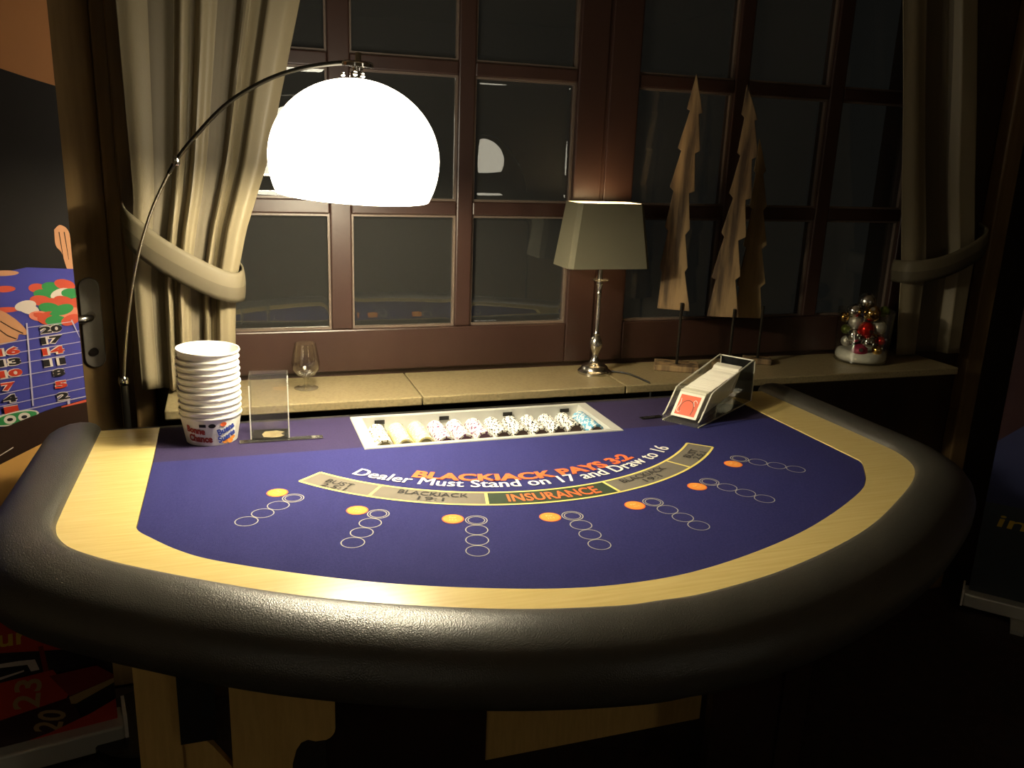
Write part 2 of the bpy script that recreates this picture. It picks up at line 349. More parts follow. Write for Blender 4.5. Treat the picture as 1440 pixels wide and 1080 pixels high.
# felt with the chip tray cut-out; the strip at the dealer's side is a separate, duller piece
TX, TY0, TY1 = .300, .000, .222
front_loop = [p for p in felt_o if p[1] < .0]; xs = [p[0] for p in front_loop]
front = [(-.722,.012)]+front_loop+[(.722,.012),(TX,.012),(TX,TY0),(-TX,TY0),(-TX,.012)]
felt = sheet('felt', [front], TZ-.004, TZ, 'felt', tb)
strip = sheet('felt_strip', [[(-.722,.012),(-TX,.012),(-TX,TY1),(TX,TY1),(TX,.012),(.722,.012),(.722,.235),(-.722,.235)]], TZ-.004, TZ-.0003, 'felt_strip', tb); strip['label'] = 'duller purple felt strip on the dealer side'
ring = wood_o+[(x*1.0+ (.001 if x>0 else -.001),y-.001) for x,y in felt_o[::-1]]
sheet('racetrack', [ring], TZ-.02, TZ+.002, 'beech', tb)['label'] = 'beech veneer racetrack around the felt'
# padded rail swept along the racetrack edge
sec = [(0,-.03),(-.002,-.004),(.001,.008),(.008,.0155),(.020,.0205),(.040,.0220),(.062,.0190),(.084,.0110),(.101,.0005),(.113,-.014),(.120,-.034),(.119,-.056),(.110,-.073),(.092,-.084),(.06,-.088),(.0,-.088)]
def sweep(path, sec, taper):
    b = MB(); n = len(path); k = len(sec); rows = []
    P = [Vector((x,y)) for x,y in path]
    def ring_at(p, nr, s, sh):
        cx, cz = .058, -.03
        return [(p.x+nr.x*(cx+(o-cx)*s)+sh.x, p.y+nr.y*(cx+(o-cx)*s)+sh.y, TZ+cz+(z-cz)*s) for o,z in sec]
    for i,p in enumerate(P):
        t = (P[min(i+1,n-1)]-P[max(i-1,0)]).normalized(); nr = Vector((t.y,-t.x))
        if i == 0:
            for s,d in taper[::-1]: rows.append(ring_at(p,nr,s,-t*d))
        rows.append(ring_at(p,nr,1,Vector((0,0))))
        if i == n-1:
            for s,d in taper: rows.append(ring_at(p,nr,s,t*d))
    vs = [v for r in rows for v in r]; m = len(rows)
    fs = [(i*k+j,(i+1)*k+j,(i+1)*k+(j+1)%k,i*k+(j+1)%k) for i in range(m-1) for j in range(k)]
    fs += [tuple(range(k)), tuple((m-1)*k+j for j in range(k))[::-1]]
    return b.add(vs, fs)
rail = sweep([(x,y) for x,y in wood_o], sec, [(.97,.012),(.88,.024),(.70,.032),(.45,.036)]).build('padded_rail','leather',tb,smooth=60); rail['label'] = 'black grained leatherette armrest'
# black apron under the top
def inset(path, d):
    P = [Vector(p) for p in path]; out = []
    for i,p in enumerate(P):
        t = (P[min(i+1,len(P)-1)]-P[max(i-1,0)]).normalized(); out.append((p.x+t.y*d, p.y-t.x*d))
    return out
io, ii = inset(wood_o, -.012), inset(wood_o, -.03)
sheet('apron', [io+ii[::-1]], TZ-.125, TZ-.021, 'black', tb)
MB().box(-.83,.83,.236,.252,TZ-.125,TZ-.001).build('back_board','black',tb)
sheet('underside', [inset(wood_o,-.032)], TZ-.135, TZ-.1255, 'black', tb)
# legs
def arc(cx,cz,r,a0,a1,n=8): return [(cx+r*math.cos(rad(a0+(a1-a0)*i/n)), cz+r*math.sin(rad(a0+(a1-a0)*i/n))) for i in range(n+1)]
for s in (-1,1):
    Y = lambda y: (lambda a,b:(s*a, y, b+.88))
    lm = 'beech_leg' if s < 0 else 'leg_dark'  # right legs are beech too; their shade is put into the colour
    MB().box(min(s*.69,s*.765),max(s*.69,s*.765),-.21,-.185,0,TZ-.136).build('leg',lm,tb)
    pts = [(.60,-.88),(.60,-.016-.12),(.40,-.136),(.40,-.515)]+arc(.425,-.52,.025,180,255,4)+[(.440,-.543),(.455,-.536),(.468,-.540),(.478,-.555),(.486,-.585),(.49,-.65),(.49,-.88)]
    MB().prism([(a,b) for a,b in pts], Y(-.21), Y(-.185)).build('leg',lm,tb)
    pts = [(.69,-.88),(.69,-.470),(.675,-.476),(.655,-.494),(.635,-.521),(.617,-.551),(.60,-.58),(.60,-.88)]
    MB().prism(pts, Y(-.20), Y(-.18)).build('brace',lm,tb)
    MB().box(min(s*.625,s*.69),max(s*.625,s*.69),-.235,-.212,TZ-.48,TZ-.136).build('bracket','black',tb)
MB().box(-.02,.585,-.02,.0,.05,.20).build('stretcher','beech_leg',tb)
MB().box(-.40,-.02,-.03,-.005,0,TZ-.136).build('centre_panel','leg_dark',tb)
# layout print
CY, = (.235,)
def pol(r, a, z=0.0): return (r*math.sin(rad(a)), CY-r*math.cos(rad(a)), TZ+z)
def arcband(b, r0, r1, a0, a1, z):
    n = max(2,int(abs(a1-a0)*1.2)); vs = []
    for i in range(n+1): a = a0+(a1-a0)*i/n; vs += [pol(r0,a,z), pol(r1,a,z)]
    return b.add(vs, [(2*i,2*i+1,2*i+3,2*i+2) for i in range(n)])
R0, R1 = .539, .597
DIV = [-49.2,-34.3,-12.9,12.9,34.3,49.2]
for i in range(5):
    arcband(MB(),R0,R1,DIV[i],DIV[i+1],.0004).build('payout_box','print_green' if i == 2 else 'print_grey', felt)
lb = MB(); lw = .0026
arcband(lb,R0-lw,R0+lw,DIV[0],DIV[5],.0008); arcband(lb,R1-lw,R1+lw,DIV[0],DIV[5],.0008)
for a in DIV: arcband(lb,R0,R1,a-.28,a+.28,.0008)
lb.build('box_outline','print_yellow',felt)
def arctext(s, base, top, a0, a1, m, bold=0.0, z=.0012, name='lettering', dup=0.0):
    cap = base-top; rm = (base+top)/2; am = (a0+a1)/2; wd = rad(a1-a0)*rm
    return lettering(name, s, lambda x,y: pol(base-y, am+math.degrees(x/rm), z), m, felt, cap, wd, bold, dup=dup)
arctext('BLACKJACK PAYS 3:2', .4795, .4455, -30, 30.5, 'print_orange', .034, .0010, dup=.0012)
arctext('Dealer Must Stand on 17 and Draw to 16', .514, .479, -43, 43, 'print_white', 0, .0014, dup=.0016)
arctext('INSURANCE', .584, .551, -9, 9.6, 'print_orange', .018)
for s in (-1,1):
    c = 42.2*s; arctext('BUST', .573, .556, c-3.0, c+3.0, 'print_dark', dup=.0006); arctext('2.5:1', .592, .577, c-2.6, c+2.6, 'print_dark', dup=.0006)
    c = 23.2*s; arctext('BLACKJACK', .565, .547, c-6.8, c+6.8, 'print_dark', dup=.0006); arctext('19:1', .586, .570, c-2.4, c+2.4, 'print_dark', dup=.0006)
def ringm(b, cx, cy, r, lw, z, n=40):
    vs = []
    for i in range(n):
        a = 2*PI*i/n
        for q in (r-lw, r): vs.append((cx+q*math.cos(a), cy+q*math.sin(a), TZ+z))
    return b.add(vs, [(2*i,2*i+1,(2*i+3)%(2*n),(2*i+2)%(2*n)) for i in range(n)])
D = .0394
for k in range(-3,4):
    a = 15*k
    for j in range(4):
        x,y,_ = pol(.664+D*j, a)
        o = ringm(MB(),x,y,D/2,.0017,.0005).build('betting_circle','print_ring',felt)
        if j == 0: ringm(MB(),x,y,D/2-.0044,.0015,.0005).build('betting_circle','print_ring',felt)
    x,y,_ = pol(.661, a-3.55)
    dd = MB(); n = 36
    dd.add([(x+.0195*math.cos(2*PI*i/n), y+.0195*math.sin(2*PI*i/n), TZ+.0005) for i in range(n)], [tuple(range(n))]); dd.build('pair_disc','print_orange',felt)
    dd = MB(); dd.add([(x+.0172*math.cos(2*PI*i/n), y+.0172*math.sin(2*PI*i/n), TZ+.0008) for i in range(n)], [tuple(range(n))]); dd.build('pair_disc','disc_orange',felt)
    ca, sa = math.cos(rad(a)), math.sin(rad(a))
    for s_, oy, cp in (('Pair',.002,.006),('11:1',-.008,.006)):
        lettering('lettering', s_, lambda u,v,oy=oy: (x+(u*ca-(v+oy)*sa), y+(u*sa+(v+oy)*ca), TZ+.0012), 'disc_text', felt, cp)
# money slots let into the felt
MB().box(-.088,.088,-.010,.010,0,.0022).build('drop_slot_plate','nickel',tb,loc=(-.468,.098,TZ),bevel=.0008)
MB().box(-.072,.064,-.0065,.0065,.0022,.0027).build('drop_slot','black',tb,loc=(-.468,.098,TZ))
MB().box(-.03,.03,-.009,.009,0,.002).build('drop_slot_plate','black_gloss',tb,loc=(.418,.078,TZ),rot=(0,0,.1),bevel=.0008)
MB().box(-.022,.01,-.003,.003,.002,.0025).build('drop_slot','black',tb,loc=(.418,.078,TZ),rot=(0,0,.1))

# ------------------------------------------------------------------ chip tray and chips
tr = thing('chip_tray', 'aluminium chip tray sunk into the felt with twelve columns of chips', 'chip tray', (0,0,-.05))
IX, IY0, IY1 = .277, .010, .210; Zt = .05+.0025
rim = MB()
def quadstrip(b, A, B): n = len(A); b.add(A+B, [(i,(i+1)%n,n+(i+1)%n,n+i) for i in range(n)])
O = [(-TX-.004,-.004),(TX+.004,-.004),(TX+.004,TY1+.004),(-TX-.004,TY1+.004)]; I = [(-IX,IY0),(IX,IY0),(IX,IY1),(-IX,IY1)]; BT = [(-IX+.002,IY0+.004),(IX-.012,IY0+.004),(IX-.012,IY1-.002),(-IX+.002,IY1-.002)]
quadstrip(rim, [(x,y,.0503) for x,y in O], [(x*.995,y*.99+.001,Zt) for x,y in O]); quadstrip(rim, [(x*.995,y*.99+.001,Zt) for x,y in O], [(x,y,Zt) for x,y in I])
quadstrip(rim, [(x,y,Zt) for x,y in I], [(x,y,.004) for x,y in BT])
rim.add([(x,y,.004) for x,y in BT], [(0,1,2,3)])
rim.build('tray_frame','aluminium',tr)
CX = [-.2530+.0462*i for i in range(12)]
wl = MB()
for x in CX:
    n = 10; vs = []
    for y in (IY0+.006, IY1-.006):
        vs += [(x+.0225*math.cos(PI+PI*i/n), y, .0350+.0215*math.sin(PI+PI*i/n)) for i in range(n+1)]
    wl.add(vs, [(i,i+1,n+2+i,n+1+i) for i in range(n)])
wl.build('chip_wells','aluminium',tr,smooth=50)
for x,_ in ((-.236,0),(-.078,0),(.085,0),(.238,0)):
    MB().box(x-.012,x+.012,IY1-.0045,IY1-.002,.036,.0455).build('wall_slot','black',tr)
def chip_mesh(nm, face, edge, spot, nsp, seed):
    rnd = random.Random(seed); n = 36; r = .0199; th = .0032; b = MB(); vs = []
    prof = [(0,0,0),(.0115,0,0),(.0120,0,0),(.0150,0,0),(r-.0006,0,0),(r,.0005,0),(r,th-.0005,0),(r-.0006,th,0),(0,th,0)]
    for i in range(n):
        a = 2*PI*i/n; vs += [(q*math.cos(a), y, q*math.sin(a)) for q,y,_ in prof]
    k = len(prof); fs = []; mi = []; spots = set(); 
    for s in range(nsp):
        c = int(s*n/nsp); wdt = rnd.choice((1,1,2)); spots |= {(c+q)%n for q in range(wdt)}
    for i in range(n):
        for j in range(k-1):
            f = [i*k+j, ((i+1)%n)*k+j, ((i+1)%n)*k+j+1, i*k+j+1]
            if j == 0: f = [i*k, i*k+1, ((i+1)%n)*k+1]
            if j == k-2: f = [i*k+j, i*k+j+1, ((i+1)%n)*k+j]
            fs.append(tuple(f))
            mi.append(0 if j < 3 or j == k-2 else (2 if i in spots else 1))
    b.add(vs, fs); b.m = mi
    me = bpy.data.meshes.new(nm); me.from_pydata(b.v, [], b.f)
    for m in (face, edge, spot): me.materials.append(MATS[m])
    for p,i in zip(me.polygons, b.m): p.material_index = i
    bm = bmesh.new(); bm.from_mesh(me); bmesh.ops.remove_doubles(bm, verts=bm.verts, dist=1e-6); bmesh.ops.recalc_face_normals(bm, faces=bm.faces); bm.to_mesh(me); bm.free()
    return me
mat('chip_white', (.82,.79,.72), .5); mat('chip_black', (.018,.016,.014), .5); mat('chip_purple', (.16,.055,.13), .5); mat('chip_cream', (.80,.70,.38), .5)
mat('chip_olive', (.16,.13,.055), .5); mat('chip_blue', (.12,.38,.58), .5); mat('chip_facedark', (.05,.02,.015), .5); mat('chip_facepurple', (.09,.03,.06), .5); mat('chip_yellow', (.86,.74,.34), .5)
KIND = {'olive': chip_mesh('chip_olive','chip_olive','chip_white','chip_olive',8,1), 'yellow': chip_mesh('chip_yellow','chip_olive','chip_yellow','chip_white',6,2),
        'purple': chip_mesh('chip_purple','chip_facepurple','chip_white','chip_purple',7,3), 'black': chip_mesh('chip_black','chip_facedark','chip_white','chip_black',9,4), 'blue': chip_mesh('chip_blue','chip_facedark','chip_blue','chip_white',8,5)}
COLS = ['olive','yellow','yellow','purple','purple','purple','black','black','black','black','black','blue']
FRONT = [.037,.033,.038,.033,.037,.046,.048,.052,.046,.046,.060,.040]
ORD = ['leftmost','second','third','fourth','fifth','sixth','seventh','eighth','ninth','tenth','eleventh','rightmost']
DESC = {'olive':'white-edged olive chip','yellow':'plain yellow chip','purple':'white chip with purple edge marks','black':'white chip with black edge marks','blue':'light blue and white chip'}
for c,(kd,fy) in enumerate(zip(COLS, FRONT)):
    y = fy; n = 0; yend = .152-.001*c*.3
    while y < yend:
        o = link(kd+'_chip', KIND[kd], None, (CX[c]+random.uniform(-.0006,.0006), y, -.0150+random.uniform(-.0005,.0003)), (0, random.uniform(0,6.28), random.uniform(-.03,.03)))
        if n == 0: tag(o, f'frontmost chip of the {ORD[c]} tray column, its dark face showing', 'chip', 'front chips of the tray columns')
        else: tag(o, f'edge-on {DESC[kd]} in the {ORD[c]} tray column', 'chip', f'chips in the {ORD[c]} tray column')
        y += .0035; n += 1

# ------------------------------------------------------------------ stack of paper cups
CUPX, CUPY = -.612, .140
NC = 11
def cup_mesh():
    b = MB(); b.lathe([(.0,.004),(.0500,.004),(.0505,0),(.0525,0),(.0625,.0575),(.0640,.0580),(.0650,.0605),(.0640,.0632),(.0625,.0630),(.0610,.060),(.0515,.0045),(.0,.0055)],56)
    me = bpy.data.meshes.new('paper_cup'); me.from_pydata(b.v, [], b.f); me.materials.append(MATS['paper_white'])
    bm = bmesh.new(); bm.from_mesh(me); bmesh.ops.remove_doubles(bm, verts=bm.verts, dist=1e-6); bmesh.ops.recalc_face_normals(bm, faces=bm.faces); bm.to_mesh(me); bm.free()
    for p in me.polygons: p.use_smooth = True
    me.set_sharp_from_angle(angle=rad(50)); return me
cupm = cup_mesh()
NUM = ['lowest, printed','second','third','fourth','fifth','sixth','seventh','eighth','ninth','tenth','topmost']
for i in range(NC):
    t = thing('paper_cup', (f'white paper cup with red and blue lettering at the bottom of the stack' if i == 0 else f'white paper cup on top of the stack, its open rim showing' if i == NC-1 else f'white paper cup, {NUM[i]} from the bottom of the stack'), 'cup', (CUPX+random.uniform(-.001,.001), CUPY+random.uniform(-.001,.001), .0003+.01345*i), 0, 'stacked paper cups beside the clear card holder')
    t.rotation_euler = (random.uniform(-.006,.006), random.uniform(-.006,.006), random.uniform(0,6)) if i else (0,0,0)
    if i == NC-1: t.rotation_euler = (.02,.035,0); t.location.z += .004
    link('cup_body', cupm, t)
    if i == 0: cup0 = t
def cupmap(a_c, zc, rot=0.0, off=.0008):
    c_, s_ = math.cos(rot), math.sin(rot)
    def f(x,y):
        x, y = x*c_-y*s_, x*s_+y*c_
        z = zc+y; r = .0525+(z/.058)*.0105+off; a = rad(a_c)+x/r
        return (r*math.sin(a), -r*math.cos(a), z)
    return f
for s_,a,z,rt_,m,cp,wd,bo in (('Bonne',-33,.030,-.12,'print_red',.0135,.043,.06),('Chance',-25,.0105,-.05,'print_red',.0145,.052,.06),('Buena',33,.030,.36,'print_blue',.014,.040,.05),('Suerte',36,.013,.36,'print_blue',.014,.042,.05)):
    lettering('lettering', s_, cupmap(a,z,rt_), m, cup0, cp, wd, bo)
def patch(pts, a, z, m, nm='printed_mark', off=.0006):
    f = cupmap(a,z,0,off); b = MB(); b.add([f(*p) for p in pts], [tuple(range(len(pts)))]); b.build(nm, m, cup0)
ell = lambda rx,ry,n=16: [(rx*math.cos(2*PI*i/n), ry*math.sin(2*PI*i/n)) for i in range(n)]
patch([(-.007,-.0035),(.007,-.0035),(.007,.0035),(-.007,.0035)], -16, .047, 'print_dark'); patch(ell(.0075,.005), 2, .0465, 'print_dark')
patch(ell(.007,.005), 24, .048, 'print_orange'); 
for a,z in ((30,.007),(40,.009),(50,.012),(44,.005)): patch(ell(.007,.0045), a, z, 'disc_orange', off=.0007)

# ------------------------------------------------------------------ clear discard holder
t = thing('discard_holder', 'clear plastic discard holder standing between the cups and the tray', 'card holder', (-.490,.128,.0028), rad(-4))
Wd, Dp, Ht = .041, .033, .138
MB().box(-Wd,Wd,-Dp,Dp,0,.003).build('base','acrylic',t)
MB().box(-Wd,Wd,Dp-.003,Dp,.003,Ht).build('back_panel','acrylic',t)
for s,y1 in ((-1,.0),(1,.0)):
    x0 = s*Wd if s < 0 else Wd-.003
    MB().prism([(-Dp,.003),(Dp-.003,.003),(Dp-.003,Ht),(-Dp+.016,Ht),(-Dp,Ht-.016)], lambda a,b:(x0,a,b), lambda a,b:(x0+.003,a,b)).build('side_panel','acrylic',t)
eb = MB()
for s in (-1,1):
    x0 = s*Wd-(0 if s < 0 else .0025)
    eb.box(x0,x0+.0025,-Dp-.001,-Dp+.0005,.003,Ht-.016)
eb.build('polished_edge','card',t)
MB().box(-Wd+.004,Wd-.004,-Dp+.003,Dp-.004,.003,.0036).build('base_mat','black_gloss',t)
bq = MB(); bq.add([(-.014,-.024,.004),(.004,-.030,.004),(.022,-.027,.004),(.030,-.018,.004),(.022,-.006,.004),(.030,.008,.004),(.012,.018,.004),(-.012,.014,.004),(-.018,-.004,.004)],[tuple(range(9))]); bq.build('cut_card','stone',t)

# ------------------------------------------------------------------ dealing shoe with cards
ang = rad(34); ax = Vector((math.cos(ang), math.sin(ang))); bx_ = Vector((math.sin(ang), -math.cos(ang)))
FRp = Vector((.508,-.012)); org = FRp-bx_*.0475
sh = thing('dealing_shoe', 'clear plastic dealing shoe full of cards at the right of the table', 'card shoe', (org.x,org.y,.0), ang)
SW = .0475       # half width; local x = along the shoe to the back, local y = across (left is +y)
side = [(-.020,.0),(.300,.0),(.302,.050),(.296,.112),(.286,.116),(.060,.078),(.040,.073),(-.010,.020),(-.022,.014)]
for s in (-1,1):
    MB().prism(side, lambda a,b:(a,s*SW-.0015,b), lambda a,b:(a,s*SW+.0015,b)).build('side_panel','acrylic',sh)
MB().box(-.022,.300,-SW+.0016,SW-.0016,.0,.003).build('floor_plate','acrylic',sh)
MB().prism([(-.024,.0),(-.020,.0),(-.018,.012),(-.024,.016)], lambda a,b:(a,-SW,b), lambda a,b:(a,SW,b)).build('front_lip','acrylic',sh)
MB().prism([(.034,.066),(.044,.0745),(.040,.078),(.030,.069)], lambda a,b:(a,-SW+.0016,b), lambda a,b:(a,SW-.0016,b)).build('front_bar','acrylic',sh)
MB().prism([(.297,.003),(.300,.003),(.302,.050),(.296,.112),(.293,.112),(.299,.050)], lambda a,b:(a,-SW+.0016,b), lambda a,b:(a,SW-.0016,b)).build('back_panel','black_gloss',sh)
MB().prism([(-.005,.010),(.296,.050),(.296,.053),(-.005,.013)], lambda a,b:(a,-SW+.0016,b), lambda a,b:(a,SW-.0016,b)).build('ramp','acrylic',sh)
ed = MB()
for s in (-1,1):
    for (p,q) in zip(side[3:8], side[4:9]): ed.tube([(p[0],s*SW,p[1]),(q[0],s*SW,q[1])],.0018,6)
    ed.tube([(-.02,s*SW,.001),(.30,s*SW,.001)],.0016,6); ed.tube([(.30,s*SW,.001),(.302,s*SW,.05),(.296,s*SW,.112)],.0016,6)
ed.tube([(.292,-SW,.114),(.292,SW,.114)],.0018,6)
ed.build('polished_edges','card',sh)
# cards: leaning stack and the front card
def cardquad(s0, th, hw, lx=.050, hz=.060, z0=0): # slanted slab leaning back
    return [(s0,-hw,z0),(s0+lx,-hw,z0+hz)]
cs = MB(); rnd = random.Random(4)
nC = 150
for i in range(nC):
    s0 = -.006+.0012*i; zb = .0135+(s0+.005)*.133; j = rnd.uniform(-.0008,.0008); hj = rnd.uniform(-.0007,.0007); hw = .0335
    p = [(s0,zb),(s0+.0009,zb),(s0+.047+hj+.0009,zb+.056+hj),(s0+.047+hj,zb+.056+hj)]
    cs.prism(p, lambda a,b:(a,-hw+j,b), lambda a,b:(a,hw+j,b))
cso = cs.build('card_stack','card',None,(org.x,org.y,0),(0,0,ang)); tag(cso, 'long stack of white-edged playing cards lying inside the clear shoe', 'playing cards', None, 'stuff')
fc = thing('playing_card', 'red-backed playing card at the front of the shoe', 'playing card', (org.x,org.y,0), ang)
L = math.hypot(.047,.056); dx, dz = .047/L, .056/L
def onc(y, t, o): return (-.0085+dx*t-dz*o, y, .0135+dz*t+dx*o)
def rrect(hw, t0, t1): return [(-hw,t0),(hw,t0),(hw,t1),(-hw,t1)]
MB().prism(rrect(.0335,0,L+.002), lambda y,t_:onc(y,t_,0), lambda y,t_:onc(y,t_,.0006)).build('card_face','card',fc)
b = MB(); b.add([onc(y,t_,.0009) for y,t_ in rrect(.0265,.006,L-.012)],[(0,1,2,3)]); b.build('card_back_print','card_red',fc)
def strokes(pts, wd, o):
    b = MB(); vs = []; P = [Vector(p) for p in spline([(x,y,0) for x,y in pts],6)]
    for i,p in enumerate(P):
        tg = (P[min(i+1,len(P)-1)]-P[max(i-1,0)]).normalized(); vs += [onc(p.x-tg.y*wd,p.y+tg.x*wd,o), onc(p.x+tg.y*wd,p.y-tg.x*wd,o)]
    b.add(vs, [(2*i,2*i+1,2*i+3,2*i+2) for i in range(len(P)-1)]); return b
strokes([(-.015,.010),(-.017,.024),(-.013,.040),(0,.047),(.013,.041),(.018,.026),(.015,.014)],.0007,.0012).build('card_back_line','print_dark',fc)
strokes([(-.022,.044),(-.017,.05),(-.012,.046),(-.017,.034)],.0007,.0012).build('card_back_line','card',fc)
strokes([(.022,.050),(.020,.036),(.024,.020),(.019,.012),(.014,.016)],.0007,.0012).build('card_back_line','card',fc)
# metal cut-out clip bar and white weight block behind the stack
wb_ = MB().prism([(.176,.040),(.200,.043),(.246,.104),(.224,.100)], lambda a,b:(a,-.036,b), lambda a,b:(a,.036,b)).build('card_weight','card',sh,bevel=.002); wb_['label'] = 'white sliding wedge behind the cards'

# ------------------------------------------------------------------ arc floor lamp
LX, LY, LZ = -.317, .0, .598       # centre of the dome
def arc_lamp(label, base, rz, watts, opal='opal'):
    al = thing('arc_floor_lamp', label, 'lamp', base, rz)
    ao = Vector((-.808,.392,-.88))
    def rel(p): return tuple(Vector(p)-ao)
    MB().lathe([(0,0),(.15,0),(.15,.030),(.145,.035),(.0,.035)],48).build('base','black_gloss',al,smooth=40)
    MB().tube([rel((-.808,.392,-.846)),rel((-.806,.39,-.3)),rel((-.806,.389,.075))],.0085,14).build('pole','steel_dark',al,smooth=60)
    up_ = spline([(-.806,.389,.072),(-.793,.379,.169),(-.774,.363,.271),(-.752,.346,.361),(-.728,.327,.434),(-.701,.305,.497),(-.654,.268,.580),(-.604,.229,.640),(-.553,.188,.691),(-.504,.149,.725),(-.451,.107,.751),(-.400,.066,.766),(-.350,.027,.7735),(-.317,.001,.775)],6)
    MB().tube([rel(p) for p in up_[:37]],.0034,10).build('lower_arm','nickel',al,smooth=60)
    MB().tube([rel(p) for p in up_[34:]],.0046,10).build('upper_arm','steel_dark',al,smooth=60)
    for p,r in ((up_[0],.011),(up_[36],.008)):
        MB().lathe([(0,-.010),(r*.8,-.010),(r,-.006),(r,.006),(r*.8,.010),(0,.010)],16).build('collar','chrome',al,loc=rel(p),smooth=40)
    lt = (rad(3.2), rad(2.2), 0)
    dome_loc = rel((LX,LY,LZ)); R = .1640
    MB().lathe([(0,.206),(.0,.180),(.024,.180),(.030,.176),(.030,.170),(.010,.168),(.010,.163),(0,.163)][2:],24).build('cap','chrome',al,loc=dome_loc,rot=lt,smooth=40)
    for q in range(3):
        sx, sy = .022*math.cos(q*2.1+.5), .022*math.sin(q*2.1+.5)
        MB().lathe([(0,-.005),(.0035,-.0035),(.005,0),(.0035,.0035),(0,.005)],12).build('screw_knob','chrome',al,loc=(dome_loc[0]+sx,dome_loc[1]+sy,dome_loc[2]+.156),smooth=60)
    MB().tube([(0,0,.147),(0,0,.195)],.006,10).build('stem','chrome',al,loc=dome_loc,rot=lt)
    a0 = math.asin(.43)
    SQ = lambda z: z*.91 if z > 0 else z
    prof = [(R*math.cos(a), SQ(R*math.sin(a))) for a in [-a0+(PI/2+a0)*i/28 for i in range(29)]]; prof[-1] = (.0,SQ(R))
    ri = R-.004; prof_i = [(ri*math.cos(a), SQ(ri*math.sin(a))) for a in [-a0+(PI/2+a0)*i/28 for i in range(29)]]; prof_i[-1] = (.0,SQ(ri))
    MB().lathe(prof_i[::-1]+prof,56,cap=False).build('dome_shade',opal,al,loc=dome_loc,rot=lt,smooth=60)['label'] = 'glowing white opal dome'
    MB().lathe([(0,-.035),(.018,-.030),(.029,-.014),(.031,.004),(.026,.022),(.015,.045),(.013,.060),(0,.060)],20).build('light_bulb','bulb',al,loc=dome_loc,smooth=60)
    MB().lathe([(0,.060),(.018,.060),(.018,.110),(.008,.118),(.008,.160),(0,.160)],16).build('lamp_holder','chrome',al,loc=dome_loc)
    ld = bpy.data.lights.new('arc_lamp_light','POINT'); ld.energy = watts; ld.color = LAMPCOL; ld.shadow_soft_size = .035
    lo = bpy.data.objects.new('arc_lamp_light', ld); COL.objects.link(lo); lo.parent = al; lo.location = rel((LX+.003,LY,LZ-.045))
arc_lamp('arc floor lamp with a glowing white dome over the blue felt', (-.808,.392,-.88), 0, ARC_W)
# a second lamp of the same kind stands behind the photographer; it shows only mirrored in the panes
arc_lamp('second arc floor lamp seen only as a reflection in the window panes', (1.17+.45,-2.88-.45,-.88), rad(180+5), 0.8, 'opal_dim')

arc_lamp('unseen arc floor lamp added as fill light, far left behind the camera', (-1.75,-3.35,-.88), rad(150), 3.2, 'opal_dim')  # fill lamp added to lift the table legs, left banner and door
# ------------------------------------------------------------------ table lamp on the sill
tl = thing('table_lamp', 'silver table lamp with square grey-olive shade on the sill', 'lamp', (.425,.450,.020))
MB().lathe([(0,0),(.048,0),(.048,.006),(.044,.010),(.040,.012),(.037,.020),(.028,.026),(.018,.030),(.013,.038),(.010,.048),(.009,.056),(.013,.066),(.0185,.078),(.019,.090),(.014,.102),(.008,.110),(.010,.114),(.0075,.118),(.0062,.125),(.0062,.225),(.0085,.230),(.0065,.234),(.0075,.246),(.010,.256),(.007,.262),(.024,.266),(.026,.269),(.007,.270),(.006,.300),(0,.300)],32).build('stand','nickel',tl,smooth=40)
MB().tube([(0,0,.30),(0,0,.38)],.010,12).build('bulb_holder','brass_dark',tl)
MB().lathe([(0,.38),(.014,.385),(.022,.405),(.020,.422),(0,.434)],16).build('light_bulb','bulb',tl,smooth=60)
def frus(w0,d0,z0,w1,d1,z1,c=.012,inset=0):
    def ringp(w_,d_,z): return [(-w_+c,-d_,z),(w_-c,-d_,z),(w_,-d_+c,z),(w_,d_-c,z),(w_-c,d_,z),(-w_+c,d_,z),(-w_,d_-c,z),(-w_,-d_+c,z)]
    return ringp(w0,d0,z0), ringp(w1,d1,z1)
sh_o = frus(.121,.066,.306,.097,.053,.480); sh_i = frus(.1185,.0635,.306,.0945,.0505,.480)
b = MB(); quadstrip(b,*sh_o); quadstrip(b,sh_o[0],sh_i[0]); quadstrip(b,sh_o[1],sh_i[1]); b.build('lamp_shade','shade_fabric',tl)
sh_i2 = frus(.1182,.0632,.3065,.0942,.0502,.4795); b = MB(); quadstrip(b,*sh_i2); b.build('shade_lining','shade_lining',tl)
b = MB()
for p in ((.10,0),(-.10,0)): b.tube([(0,0,.425),(p[0]*.6,0,.430),(p[0],0,.455)],.0014,6)
b.build('shade_carrier','brass_dark',tl)
ld = bpy.data.lights.new('table_lamp_light','POINT'); ld.energy = TAB_W; ld.color = (1,.72,.40); ld.shadow_soft_size = .02
lo = bpy.data.objects.new('table_lamp_light', ld); COL.objects.link(lo); lo.location = (.425,.450,.020+.450+H)
MB().tube([(.040,-.005,.004),(.07,-.02,.004),(.09,-.05,.004),(.098,-.10,.004),(.104,-.139,.003),(.106,-.146,-.004),(.108,-.147,-.03),(.108,-.148,-.30)],.0028,8).build('cable','cable',tl,smooth=60)

